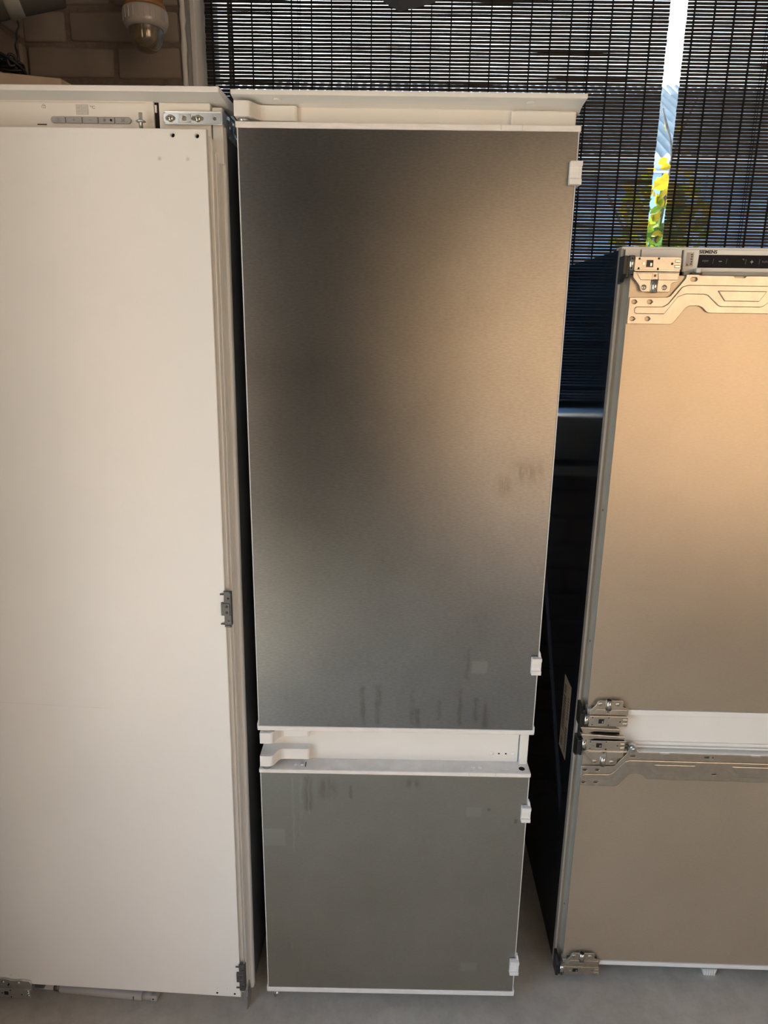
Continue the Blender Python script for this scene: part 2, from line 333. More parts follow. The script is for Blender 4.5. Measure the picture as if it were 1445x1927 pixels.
# ------------------------------------------------------------------ the room
RX, FY, CZ, LX, WY = 3.4, -3.0, 2.62, -.935, .76            # right wall, front wall, ceiling, left wall, window wall
WX0, WX1, WZ0, WZ1 = -.544, 2.3, 1.07, 2.45                 # window opening
struct(box('floor', LX-.2, RX+.2, FY-.2, WY+.3, -.15, 0, 'concrete'), 'worn grey concrete floor under the fridges')
struct(box('ceiling', LX-.2, RX+.2, FY-.2, WY+.3, CZ, CZ+.2, 'ceilpaint'), 'plain dull ceiling above the room')
BR_L, BR_H, JT, REC = .210, .067, .012, .006
def bricks(parent, along, fixed, a0, a1, z0, z1, phase, skip=None):
    """painted bricks in stretcher bond, proud of the mortar; alike bricks share meshes"""
    pool = {}
    k0 = math.floor((z0-2.0305)/.079)
    k = k0
    while 2.0305+k*.079 < z1-.01:
        zb = 2.0305+k*.079; zt = zb+BR_H; zb2, zt2 = max(zb, z0), min(zt, z1)
        s = phase+(.110 if k % 2 else 0); i = math.floor((a0-s)/.222)
        while s+i*.222 < a1:
            c0, c1 = max(s+i*.222+JT/2, a0), min(s+i*.222+.222-JT/2, a1); i += 1
            if c1-c0 < .015 or zt2-zb2 < .015: continue
            if skip and skip(c0, c1, zb2): continue
            L, Hh = round(c1-c0, 3), round(zt2-zb2, 3); key = (L, Hh, random.randint(0, 2))
            if key not in pool:
                bm = bmesh.new(); add_box(bm, -L/2, L/2, -.02, .02, -Hh/2, Hh/2)
                for v in bm.verts: v.co += Vector((random.uniform(-.0025, .0025), 0, random.uniform(-.0025, .0025)))
                bev(bm, .006, 2); bmesh.ops.recalc_face_normals(bm, faces=bm.faces[:])
                me = bpy.data.meshes.new('brick'); bm.to_mesh(me); bm.free(); me.materials.append(M['brick']); pool[key] = me
                for p in me.polygons: p.use_smooth = True
            o = link(bpy.data.objects.new('brick', pool[key]), parent); d = random.uniform(-.0015, .0015)
            if along == 'x': o.location = ((c0+c1)/2, fixed+.02-REC+d, (zb2+zt2)/2)
            else: o.location = (fixed-.02+REC+d, (c0+c1)/2, (zb2+zt2)/2); o.rotation_euler.z = PI/2
        k += 1
bm = bmesh.new()
add_box(bm, LX-.2, WX0, WY, WY+.25, 0, CZ); add_box(bm, WX1, RX+.2, WY, WY+.25, 0, CZ); add_box(bm, WX0, WX1, WY, WY+.25, 0, WZ0); add_box(bm, WX0, WX1, WY, WY+.25, WZ1, CZ)
wall_back = struct(from_bm('wall_back', bm, 'mortar'), 'painted brick wall around the window behind the fridges')
bricks(wall_back, 'x', WY, LX, WX0-.010, 0, 2.45, -.713-.222)
bricks(wall_back, 'x', WY, WX0+.01, 1.35, 0, WZ0-.03, -.713-.222)
SY0, SY1, SZ = -2.05, -.66, 2.2                             # open side doorway, behind the camera
bm = bmesh.new(); add_box(bm, LX-.2, LX, SY1, WY, 0, CZ); add_box(bm, LX-.2, LX, FY, SY0, 0, CZ); add_box(bm, LX-.2, LX, SY0, SY1, SZ, CZ)
wall_left = struct(from_bm('wall_left', bm, 'mortar'), 'painted brick side wall beside the white fridge')
bricks(wall_left, 'y', LX, -.30, WY-.008, 1.45, 2.45, .05)
struct(box('wall_right', RX, RX+.2, FY, WY, 0, CZ, 'innerwall'), 'tan painted side wall of the workshop')
OX0, PX0, PX1, OX1, OZ = .45, .98, 1.25, 3.25, 2.40
bm = bmesh.new(); add_box(bm, LX, OX0, FY-.2, FY, 0, CZ); add_box(bm, OX1, RX, FY-.2, FY, 0, CZ); add_box(bm, PX0, PX1, FY-.2, FY, 0, CZ); add_box(bm, OX0, PX0, FY-.2, FY, 2.0, CZ); add_box(bm, PX1, OX1, FY-.2, FY, OZ+.15, CZ)
struct(from_bm('wall_front', bm, 'boards'), 'dark boarded front wall with the wide open doorway')
sh = thing('roller_shutter', 'dark roller shutter raised in the wide front doorway', 'shutter', ((PX1+OX1)/2, FY-.1, OZ))
for i in range(2): box('slat', -(OX1-PX1)/2+.006, (OX1-PX1)/2-.006, -.012, .012, i*.072, i*.072+.068, 'shutter', sh, .005)

# window: plaster bead, reveal, frame, sash, pane
win = thing('window_1', 'white framed window behind the dark blinds', 'window', (0, 0, 0)); win['kind'] = 'structure'
def rough_bead(name, x, y, r, z0, z1, m, parent):
    bm = bmesh.new(); rings = []; n = 90
    for i in range(n+1):
        z = z0+(z1-z0)*i/n; rr = r*(1+.10*math.sin(i*1.7)+random.uniform(-.12, .12)); ox = random.uniform(-.0008, .0008)
        rings.append([bm.verts.new((x+ox+rr*math.cos(2*PI*j/10), y+rr*math.sin(2*PI*j/10), z)) for j in range(10)])
    for a, b_ in zip(rings, rings[1:]):
        for j in range(10): bm.faces.new((a[j], a[(j+1) % 10], b_[(j+1) % 10], b_[j]))
    return from_bm(name, bm, m, parent, True)
rough_bead('edge_bead', WX0+.0015, WY-.001, .0065, WZ0, WZ1, 'framewhite', win)
box('reveal', WX0-.004, WX0+.004, WY+.006, WY+.07, WZ0, WZ1, 'reveal', win, .001)
fr = box('frame_stile', WX0+.002, WX0+.060, WY+.070, WY+.13, WZ0, WZ1, 'framewhite', win, .004)
box('frame_moulding', WX0+.002, WX0+.016, WY+.062, WY+.072, WZ0, WZ1, 'framewhite', win, .003)
box('frame_stile', WX1-.06, WX1, WY+.070, WY+.13, WZ0, WZ1, 'framewhite', win, .004)
box('frame_rail', WX0+.06, WX1-.06, WY+.070, WY+.13, WZ0, WZ0+.13, 'framewhite', win, .004)
box('frame_rail', WX0+.06, WX1-.06, WY+.070, WY+.13, WZ1-.07, WZ1, 'framewhite', win, .004)
box('sash_stile', WX0+.092, WX0+.099, WY+.085, WY+.12, WZ0+.13, WZ1-.07, 'sash', win, .003)
box('pane', WX0+.06, WX1-.06, WY+.108, WY+.112, WZ0+.13, WZ1-.07, 'pane', win)
box('window_sill', WX0, WX1, WY-.02, WY+.07, WZ0-.028, WZ0, 'framewhite', win, .004)

# ------------------------------------------------------------------ blinds
SL_P, SL_H, SL_D, BY = .00823, .0075, .0022, .802
def blind(x0, x1, label, cords, z0=1.225, z1=2.44):
    root = thing('roller_blind', label, 'blind', ((x0+x1)/2, BY, z0), group=None); hw = (x1-x0)/2
    variants = []
    for k in range(8):
        bm = bmesh.new(); n = 36; rings = []
        ph = [random.uniform(0, 6.28) for _ in range(4)]; h = SL_H*random.uniform(.97, 1.04)
        for i in range(n+1):
            x = -hw+2*hw*i/n
            dz = .00012*math.sin(x*9+ph[0])+.00008*math.sin(x*23+ph[1]); hh = h*(1+.025*math.sin(x*14+ph[2])+random.uniform(-.01, .02)); dy = .0005*math.sin(x*11+ph[3])
            rings.append([bm.verts.new((x, dy+a*SL_D/2, dz+b_*hh/2)) for a, b_ in ((-1, -.8), (-1, .8), (0, 1), (1, .8), (1, -.8), (0, -1))])
        for a, b_ in zip(rings, rings[1:]):
            for j in range(6): bm.faces.new((a[j], a[(j+1) % 6], b_[(j+1) % 6], b_[j]))
        bm.faces.new(rings[0]); bm.faces.new(rings[-1][::-1]); bmesh.ops.recalc_face_normals(bm, faces=bm.faces[:])
        me = bpy.data.meshes.new('slat'); bm.to_mesh(me); bm.free(); me.materials.append(M['slat']); variants.append(me)
    n = int((z1-z0-.02)/SL_P)
    for i in range(n):
        o = link(bpy.data.objects.new('slat', random.choice(variants)), root)
        o.location = (random.uniform(-.0008, .0008), random.uniform(-.0006, .0006), .02+i*SL_P+random.uniform(-.00015, .00015)); o.rotation_euler.y = random.uniform(-.0002, .0002)
    box('bottom_bar', -hw, hw, -.006, .006, 0, .016, 'slat', root, .003)
    xx = -hw+.018
    while xx < hw:
        box('thread', xx-.0016, xx+.0016, -.0042, .0024, .0, z1-z0, 'thread', root); xx += .0497
    for c in cords:
        for dx in (-.0032, .0032): cyl('pull_cord', (c-(x0+x1)/2+dx, -.006, 0), (c-(x0+x1)/2+dx, -.006, z1-z0), .0009, 'thread', root, 6)
    box('head_rail', -hw, hw, -.012, .012, z1-z0, z1-z0+.03, 'slat', root, .003)
    return root
blind(-.498, .656, 'dark bamboo slat blind hanging behind the steel fridge, beside the white window frame', (-.262, .459))
blind(.699, 1.62, 'dark bamboo slat blind hanging behind the shorter fridge with the control display', (.90,))

# ------------------------------------------------------------------ outdoors beyond the window
OUT_Z = 0
g = box('yard_ground', -14, 18, WY+.3, 30, -.15, -.02, 'pave'); struct(g, 'paved yard beyond the window'); g['category'] = 'ground'
g = box('side_yard_ground', -14, LX-.2, FY-.2, WY+.3, -.15, -.02, 'pave2'); struct(g, 'pale paved side yard outside the side doorway'); g['category'] = 'ground'
g = box('forecourt_ground', -14, 18, -20, FY-.2, -.15, -.02, 'pave'); struct(g, 'tan paved forecourt before the doorway'); g['category'] = 'ground'
ev = box('eave', LX-.6, RX+.6, WY+.25, 2.05, 2.84, 2.94, 'eave'); struct(ev, 'unseen overhang added above the window to block direct sun'); ev['category'] = 'eave'  # added out of view so that direct sun stays off the window
nb = thing('neighbour_building', 'blue clad building with corrugated grey roof beyond the window', 'building', (3, 9.0, 0))
box('wall', -9, 9, .25, 5.5, 0, 3.45, 'bluewall', nb)
for i in range(60): box('cladding_board', -9+i*.3, -9+i*.3+.285, .215, .25, 0, 3.4, 'bluewall', nb, .008, 1)
bm = bmesh.new(); rows = []; NX = 1300
for r_, (yy, zz) in enumerate(((-.05, 3.56), (3.1, 5.26))):
    rows.append([bm.verts.new((-9.3+18.6*i/NX, yy-.0, zz+.03*math.sin(2*PI*i/NX*18.6/.14))) for i in range(NX+1)])
for i in range(NX): bm.faces.new((rows[0][i], rows[0][i+1], rows[1][i+1], rows[1][i]))
bmesh.ops.solidify(bm, geom=bm.faces[:], thickness=.012); rf = from_bm('roof', bm, 'roof', nb, True)
tube('gutter', [(-9.3, -.12, 3.44), (9.3, -.12, 3.44)], .075, 'gutter', nb, smooth=False)
prism('roof_back', [(3.1, 5.26), (5.8, 3.56), (5.8, 3.4), (.2, 3.4), (.2, 3.5)], 'yz', -9.2, 9.2, 'roof', nb)
tr = thing('young_tree', 'young tree with yellow and lime leaves seen through the gap between the blinds', 'tree', (1.53, 3.2, 0))
tube('trunk', [(.05, 0, -.03), (.03, .02, .9), (-.03, 0, 1.7), (.01, 0, 2.25)], .016, 'bark', tr)
for pts, r_ in (([(.0, 0, 2.15), (.02, 0, 2.38), (-.05, .02, 2.62)], .006), ([(.015, 0, 2.33), (.07, .02, 2.5), (.14, .03, 2.68)], .006), ([(-.02, 0, 1.75), (.1, .1, 1.9), (.3, .2, 2.05)], .007), ([(-.01, 0, 1.8), (-.2, -.05, 1.95), (-.35, -.1, 2.15)], .007)):
    tube('branch', pts, r_, 'bark', tr)
lm = []
for m_ in ('leaf1', 'leaf2', 'leaf3', 'leaf1'):
    bm = bmesh.new(); L = .085; out = []
    for i in range(5): out.append((L*i/4, .03*math.sin(PI*min(i/4*1.0, 1))**.8 if 0 < i < 4 else 0))
    mid = [bm.verts.new((x, 0, .004*math.sin(x*40))) for x, w in out]
    lft = [bm.verts.new((x, w, .010 if w else .0005)) if w else None for x, w in out]; rgt = [bm.verts.new((x, -w, .010)) if w else None for x, w in out]
    for side in (lft, rgt):
        for i in range(4):
            q = [v for v in (mid[i], mid[i+1], side[i+1], side[i]) if v is not None]
            if len(q) >= 3: bm.faces.new(q)
    bmesh.ops.solidify(bm, geom=bm.faces[:], thickness=.0008)
    me = bpy.data.meshes.new('leaf'); bmesh.ops.recalc_face_normals(bm, faces=bm.faces[:]); bm.to_mesh(me); bm.free(); me.materials.append(M[m_]); lm.append(me)
random.seed(5)
for i in range(290):
    a, b_, c = [random.gauss(0, 1) for _ in range(3)]; q = Vector((a, b_, c)).normalized()*random.random()**.4
    z = 2.0+q.z*.33
    me = lm[0 if random.random() < max(.15, min(.85, (z-1.75)*1.4)) else random.choice((1, 1, 2))]
    o = link(bpy.data.objects.new('leaf', me), tr); o.location = (q.x*.23, q.y*.24, z)
    o.rotation_euler = (random.uniform(-1, 1)+1.2, random.uniform(-1, 1), random.uniform(0, 6.28)); s = random.uniform(.7, 1.15); o.scale = (s, s, s)
for (x, z) in ((.10, 2.42), (-.04, 2.53), (.05, 2.53), (.0, 2.36), (-.06, 2.30), (.07, 2.31)):
    o = link(bpy.data.objects.new('leaf', lm[0]), tr); o.location = (x, 0, z); o.rotation_euler = (1.3, random.uniform(-.6, .6), random.uniform(0, 6.28)); o.scale = (.7, .7, .7)
# opposite the doorway
ob = thing('opposite_building', 'sunlit tan brick building across the forecourt', 'building', (2.5, -6.6, 0))
box('wall', -8, 8, -4, 0, 0, 3.0, 'facade', ob)
box('roof', -8.2, 8.2, -4.2, .2, 3.0, 3.15, 'roof', ob)
for x in (-6.5, -4.4): box('window', x, x+1.1, -.02, .03, 1.0, 2.2, 'sash', ob, .01)

# things standing on the floor behind the camera, mirrored softly in the steel doors
cr = thing('plastic_crate', 'black plastic crate standing on the concrete floor', 'crate', (1.47, -1.75, 0), (0, 0, .25))
for nm, a in (('side_panel', (-.27, .27, -.2, -.185, .012, .56)), ('side_panel', (-.27, .27, .185, .2, .012, .56)), ('end_panel', (-.27, -.255, -.185, .185, .012, .56)), ('end_panel', (.255, .27, -.185, .185, .012, .56)), ('bottom', (-.25, .25, -.18, .18, 0, .012))):
    box(nm, *a, 'black', cr, .003)
box('rim', -.285, .285, -.215, -.2, .53, .56, 'black', cr, .003); box('rim', -.285, .285, .2, .215, .53, .56, 'black', cr, .003)

# ------------------------------------------------------------------ middle fridge: steel-fronted, two doors
F = thing('fridge_freezer', 'tall built-in fridge freezer with two grey brushed steel doors', 'fridge', (0, 0, 0))
body = box('body', -.262, .262, .046, .545, .03, 1.784, 'greywhite', F, .004)
box('front_fascia', -.262, .262, .030, .05, 1.752, 1.787, 'white', F, .0015)
box('fascia_cover', .163, .266, .022, .031, 1.752, 1.7825, 'white', F, .0025)
# top plate: lip and cove
prism('top_plate', [(-.012, 1.7985), (-.012, 1.7915), (-.006, 1.7905), (.006, 1.7895), (.018, 1.7880), (.028, 1.7855), (.034, 1.782), (.062, 1.782), (.062, 1.7985)], 'yz', -.2735, .2735, 'white', F, .0012)
box('top_panel', -.256, .256, .060, .55, 1.782, 1.7975, 'white', F, .001)
for x in (-.2036, .19): dome('plate_dimple', (x, .006, 1.7892), .0065, 'white', F, (0, 0, -1), .25)
def hinge_cover(z0, z1, xo=0.0, plate_cut=None):
    pts = [(-.2695, -.006), (-.249, -.006), (-.2455, -.0045), (-.2425, -.001), (-.2385, .008), (-.2355, .0145), (-.2315, .0185), (-.226, .020), (-.179, .020), (-.1755, .0215), (-.1745, .025), (-.1745, .046), (-.2695, .046)]
    return prism('hinge_cover', [(x+xo, y) for x, y in pts], 'xy', z0, z1, 'white', F, .0011)
hinge_cover(1.7625, 1.785, -.001)
hinge_cover(.605, .6285, .003)
h = hinge_cover(.656, .6795, .004)
prism('hinge_cap', [(-.2635, -.002), (-.247, -.002), (-.246, .012), (-.2635, .014)], 'xy', .6285, .6293, 'whiteworn', F)
for z0, z1, x in ((1.7575, 1.7625, -.2585), (.595, .605, -.256), (.6795, .682, -.256)): cyl('hinge_pin', (x, .010, z0), (x, .010, z1), .0095, 'silverpin', F, 20)
# upper door
def middoor(name, z0, z1, steelm, tz):
    d = box(name, -.262, .262, .006, .045, z0+.004, z1-.004, 'core', F, .003)
    box('steel_panel', -.2665, .2665, .0012, .007, z0+tz[0], z1-tz[1], steelm, d, .0008)
    box('edge_strip', -.2683, -.2665, .0018, .03, z0+tz[0], z1-tz[1], 'greywhite', d); box('edge_strip', .2665, .2683, .0018, .03, z0+tz[0], z1-tz[1], 'greywhite', d)
    return d
ud = middoor('upper_door', .682, 1.757, 'steel_up', (.0095, .0088))
ld = middoor('lower_door', .0345, .595, 'steel_lo', (.0115, .0088))
def trim(parent, z0, z1, deep=.045):
    return box('door_trim', -.2702, .2702, -.0005, deep, z0, z1, 'whiteworn', parent, .0016)
t1 = trim(ud, 1.748, 1.757)
for x in (.145, .178): box('trim_joint', x-.0006, x+.0006, -.0010, .001, 1.7485, 1.7568, 'greywhite', t1)
t2 = trim(ud, .682, .692); t3 = trim(ld, .5865, .595); t4 = trim(ld, .0348, .0465)
for x in (.2, .1475): box('trim_joint', x-.0006, x+.0006, -.0010, .001, .587, .5945, 'greywhite', t3)
for x in (-.2, -.187, .157, .171): dome('trim_stud', (x-.0, .018, .5950), .0042, 'white', t3, (0, 0, 1), .35)
box('trim_slot', -.180, -.1785, .010, .026, .5948, .5956, 'hole', t3); box('trim_plug', .213, .227, .013, .025, .5945, .5957, 'white', t3, .0004)
cyl('trim_hole', (.2545, .016, .5945), (.2545, .016, .5953), .0062, 'hole', t3)
for s in (-1, 1):
    for z0 in (.682, .0348): prism('trim_corner', [(s*.2702, z0+.005), (s*.2702, z0+.0165), (s*.2688, z0+.0165), (s*.2680, z0+.005)], 'xz', .0, .02, 'white', t2 if z0 > .1 else t4)
# band between the doors
bd = box('door_gap_panel', -.262, .250, .040, .048, .585, .692, 'white', F, .001)
box('gap_side_post', .2515, .268, .032, .050, .588, .690, 'white', F, .0015)
box('gap_ledge', -.262, .258, .036, .042, .583, .5885, 'white', F, .001)
for x in (.1965, .2402): dome('panel_stud', (x, .040, .613), .0048, 'white', bd, (0, -1, 0), .35)
for x in (.2112, .2252): cyl('screw_hole', (x, .0395, .613), (x, .045, .613), .0018, 'hole', bd, 12)
# clips on the right edge
def clip(zb, zt, x0, x1, spike, parent):
    c = box('panel_clip', x0, x1, -.0085, .0, zb, zt, 'whiteworn', parent, .0008)
    hgt = zt-zb
    box('clip_head', x0, x1, -.0115, -.008, zt-hgt*.22, zt, 'whiteworn', c, .0007); box('clip_foot', x0, x1, -.0115, -.008, zb, zb+hgt*.24, 'whiteworn', c, .0007)
    box('clip_web', x1-.0045, x1-.001, -.0105, -.008, zb+hgt*.24, zt-hgt*.22, 'whiteworn', c, .0005)
    box('clip_return', x1-.004, x1, -.002, .016, zb, zt, 'whiteworn', c, .0007)
    if spike: prism('clip_spike', [(x1-.0055, zt-.002), (x1-.0005, zt-.002), (x1-.0018, zt+.007), (x1-.0035, zt+.0115), (x1-.0050, zt+.0105)], 'xz', -.004, .004, 'whiteworn', c, .0004)
    return c
clip(1.6705, 1.7045, .2553, .2742, False, ud); clip(.8165, .8505, .2533, .2718, True, ud)
clip(.4895, .5235, .2552, .2738, True, ld); clip(.1035, .1385, .2552, .2742, True, ld)
for x in (-.235, .235):
    for y in (.08, .5): cyl('foot', (x, y, 0), (x, y, .031), .018, 'greyside', F, 18)
box('hinge_bracket', -.266, -.248, .004, .06, .022, .034, 'zinc', F, .001)
cyl('hinge_bolt', (-.2535, .004, .020), (-.2455, .002, .034), .0036, 'zinc', F, 12)

# ------------------------------------------------------------------ left fridge: white single door
Lf = thing('larder_fridge', 'tall white built-in fridge with one plain white door and button panel', 'fridge', (-.576, .04, 0), (0, .0073, -.035))
box('body', -.283, .2705, .010, .545, .018, 1.786, 'greyside', Lf, .004)
box('front_frame', -.283, .2712, -.004, .014, .012, 1.780, 'white', Lf, .005, 3)
prism('top_plate', [(-.062, 1.7985), (-.062, 1.7905), (-.05, 1.7895), (-.02, 1.787), (.0, 1.784), (.045, 1.784), (.045, 1.7985)], 'yz', -.302, .2785, 'white', Lf, .0012)
box('top_panel', -.29, .2600, .043, .55, 1.784, 1.7975, 'white', Lf, .001)
cp = box('control_panel', -.283, .1640, -.022, -.002, 1.735, 1.7885, 'white', Lf, .0012)
box('panel_line', -.28, .152, -.0226, -.0215, 1.7845, 1.7853, 'greywhite', cp)
box('panel_gap', .1642, .1705, -.018, -.002, 1.735, 1.7875, 'hole', Lf)
box('panel_catch', .1648, .1680, -.020, -.006, 1.772, 1.783, 'white', Lf, .0006); box('panel_catch', .1648, .1680, -.020, -.006, 1.742, 1.748, 'white', Lf, .0006)
hs = box('hinge_housing', .1715, .2530, -.020, -.002, 1.735, 1.7865, 'white', Lf, .0012)
box('corner_post', .2545, .2712, -.016, -.002, 1.70, 1.7815, 'white', Lf, .0018)
# display and buttons
lc = box('lcd', .0398, .0597, -.0224, -.021, 1.7674, 1.7817, 'lcd', cp)
for x0 in (.0418, .0512):
    for (a, b_, c, d) in ((0, 0, .0058, 0), (0, .0052, .0058, .0052), (0, .0104, .0058, .0104), (0, 0, 0, .0104), (.0058, 0, .0058, .0104)):
        bar('lcd_segment', x0+a, 1.7694+b_, x0+c, 1.7694+d, .0010, -.0224, 'lcdseg', lc)
text('degree_print', '°C', .0625, .0702, 1.7760, 1.7803, -.0222, 'icon', cp)
box('lock_icon', -.0148, -.0090, -.0223, -.0215, 1.7762, 1.7766, 'icon', cp); box('lock_icon', -.0148, -.0090, -.0223, -.0215, 1.7798, 1.7802, 'icon', cp)
for x in (-.0148, -.0119, -.0093): box('lock_icon', x, x+.0004, -.0223, -.0215, 1.7762, 1.7802, 'icon', cp)
ring('lock_shackle', -.0119, 1.7802, .0017, .0005, -.0222, 'icon', cp, 0, PI, 10)
bx_ = (-.0016, .0229, .0496, .0752, .1017, .1284)
for i in range(5):
    x0, x1 = bx_[i]+.0006, bx_[i+1]-.0006; z0, z1 = 1.7545, 1.7640; r = (z1-z0)/2; pts = []
    if i == 0: pts = [(x0+r-r*math.sin(PI*k/10), (z0+z1)/2+r*math.cos(PI*k/10)) for k in range(11)]+[(x1, z0), (x1, z1)]
    elif i == 4: pts = [(x0, z0)]+[(x1-r+r*math.sin(PI*k/10), (z0+z1)/2-r*math.cos(PI*k/10)) for k in range(11)]+[(x0, z1)]
    else: pts = [(x0, z0), (x1, z0), (x1, z1), (x0, z1)]
    bt = prism('button', pts, 'xz', -.0252, -.0215, 'button', cp, .0005, 1); cx, cz, yb = (x0+x1)/2, (z0+z1)/2, -.0252
    if i == 0: ring('power_icon', cx, cz, .0028, .0004, yb-.0002, 'icon', bt); bar('power_icon', cx, cz-.0014, cx, cz+.0014, .0005, yb, 'icon', bt)
    if i == 1: bar('plus_icon', cx-.0022, cz, cx+.0022, cz, .0005, yb, 'icon', bt); bar('plus_icon', cx, cz-.0022, cx, cz+.0022, .0005, yb, 'icon', bt)
    if i == 2: bar('minus_icon', cx-.0022, cz, cx+.0022, cz, .0005, yb, 'icon', bt)
    if i == 3:
        for k in range(3): a = k*PI/3+PI/6; bar('snow_icon', cx-.003-.0027*math.cos(a), cz-.0027*math.sin(a), cx-.003+.0027*math.cos(a), cz+.0027*math.sin(a), .0005, yb, 'icon', bt)
        ring('snow_icon', cx-.003, cz, .0017, .0004, yb-.0002, 'icon', bt); cyl('indicator_light', (cx+.0075, yb-.0004, cz), (cx+.0075, yb+.001, cz), .0019, 'hole', bt, 14)
    if i == 4:
        ring('bell_icon', cx, cz, .0022, .0005, yb-.0002, 'icon', bt, 0, PI, 12); bar('bell_icon', cx-.0028, cz-.0012, cx+.0028, cz-.0012, .0005, yb, 'icon', bt)
        bar('bell_icon', cx-.003, cz+.003, cx+.003, cz-.0025, .0005, yb, 'icon', bt); bar('bell_icon', cx+.003, cz+.003, cx-.003, cz-.0025, .0005, yb, 'icon', bt)
box('vent_slot', -.0245, -.0095, -.0225, -.0215, 1.7520, 1.7534, 'hole', cp)
bl = cyl('adjusting_bolt', (.149, -.040, 1.744), (.149, -.040, 1.7665), .0030, 'zinc', Lf, 12)
lathe('bolt_wheel', [(0, .0018), (.0065, .0016), (.0078, 0), (.0065, -.0016), (0, -.0018)], (.149, -.040, 1.7545), 'zinc', bl, 18)
# upper hinge strap
hp = plate('hinge_strap', [(.184, 1.7553), (.2735, 1.7553), (.2735, 1.7718), (.184, 1.7718), (.1795, 1.768), (.1795, 1.759)], [slot(.1835, .1985, 1.7632, .0030), circ(.2132, 1.7630, .0034), slot(.2245, .2435, 1.7632, .0030), circ(.2611, 1.763, .0026)], -.0255, .0022, 'zinc', Lf)
box('strap_flange', .182, .2735, -.0275, -.0245, 1.7712, 1.7732, 'zinc', hp, .0006); box('strap_flange', .182, .2735, -.0275, -.0245, 1.7538, 1.7558, 'zinc', hp, .0006)
box('strap_end', .2725, .2748, -.031, -.004, 1.7545, 1.7745, 'zinc', hp, .0006)
plate('washer_plate', [(.2045, 1.7572), (.2235, 1.7572), (.2235, 1.7690), (.2045, 1.7690)], [circ(.2132, 1.763, .0036)], -.0268, .0014, 'chrome', hp)
for x in (.1910, .2345):
    s_ = dome('screw', (x, -.0262, 1.7628), .0056, 'chrome', hp, (0, -1, 0), .55); bar('screw_cross', x-.0022, 1.7606, x+.0022, 1.765, .0009, -.0289, 'hole', s_); bar('screw_cross', x-.0022, 1.765, x+.0022, 1.7606, .0009, -.0289, 'hole', s_)
# the door
dr = prism('door', [(-.281, .046), (.2600, .044), (.2600, 1.722), (.2585, 1.733), (.2540, 1.736), (-.281, 1.736)], 'xz', -.0415, -.010, 'white', Lf, .002)
fp = plate('front_panel', [(-.2815, .0455), (.2543, .0425), (.2543, 1.7425), (-.2815, 1.7425)], [circ(.2013, 1.7333, .0032), circ(.2395, 1.7327, .0032)], -.0515, .0100, 'whitedoor', dr, .0012)
box('side_rib', .2598, .2628, -.030, -.012, .05, 1.715, 'white', dr, .0012)
for x, z in ((.2013, 1.7333), (.2395, 1.7327)): lathe('hole_rim', [(.0036, 0), (.0046, .0006), (.0054, 0)], (0, 0, 0), 'white', fp, 18).matrix_local = Matrix.Translation((x, -.0515, z)) @ Matrix.Rotation(PI/2, 4, 'X'); box('hole_back', x-.004, x+.004, -.0448, -.043, z-.004, z+.004, 'hole', fp)
for x, z in ((.179, 1.6998), (.2235, 1.6996)):
    lathe('plug_rim', [(.0022, 0), (.0032, .0006), (.0040, 0)], (0, 0, 0), 'white', fp, 18).matrix_local = Matrix.Translation((x, -.0515, z)) @ Matrix.Rotation(PI/2, 4, 'X'); dome('plug', (x, -.0515, z), .0022, 'greywhite', fp, (0, -1, 0), .3)
for x, z in ((.2028, .0511), (.2411, .0507)): cyl('panel_hole', (x, -.0518, z), (x, -.045, z), .0024, 'hole', fp, 14)
for x, z in ((.2047, .0658), (.2267, .0657), (-.250, .0675), (-.232, .0670)): dome('panel_dimple', (x, -.0513, z), .0036, 'white', fp, (0, -1, 0), .3)
bar('panel_crease', -.28, .7365, .02, .7325, .0012, -.0515, 'whiteworn', fp, .0002)
def side_bracket(z0, z1):
    hgt = z1-z0; xr = .2655
    b0 = plate('panel_bracket', [(xr-.0125, z0), (xr, z0), (xr, z1), (xr-.0125, z1), (xr-.0125, z0+hgt*.68), (xr-.0178, z0+hgt*.68), (xr-.0178, z0+hgt*.32), (xr-.0125, z0+hgt*.32)], [circ(xr-.0045, z0+hgt*.8, .0018, 10), circ(xr-.0045, z0+hgt*.18, .0018, 10)], -.0550, .0030, 'darkmetal', dr, .0004)
    box('bracket_fold', xr-.0015, xr+.0005, -.055, -.044, z0+hgt*.04, z1-hgt*.04, 'darkmetal', b0, .0005)
    box('bracket_rib', xr-.0115, xr-.001, -.057, -.0545, z1-.0045, z1-.0005, 'darkmetal', b0, .0008); box('bracket_rib', xr-.0115, xr-.001, -.057, -.0545, z0+.0005, z0+.0045, 'darkmetal', b0, .0008)
    box('bracket_plate', xr-.0178, xr-.002, -.0568, -.0545, z0+hgt*.34, z0+hgt*.66, 'darkmetal', b0, .0006)
    for q in (.08, .90): cyl('bracket_peg', (xr-.0195, -.0535, z0+hgt*q), (xr-.012, -.0535, z0+hgt*q), .0016, 'darkmetal', b0, 10)
    for q in (.42, .58):
        s_ = dome('bracket_screw', (xr-.0075, -.0568, z0+hgt*q), .0027, 'darkmetal', b0, (0, -1, 0), .5); bar('screw_slot', xr-.009, z0+hgt*q-.0012, xr-.006, z0+hgt*q+.0012, .0007, -.0581, 'hole', s_)
side_bracket(.9125, .9835); side_bracket(.0655, .1335)
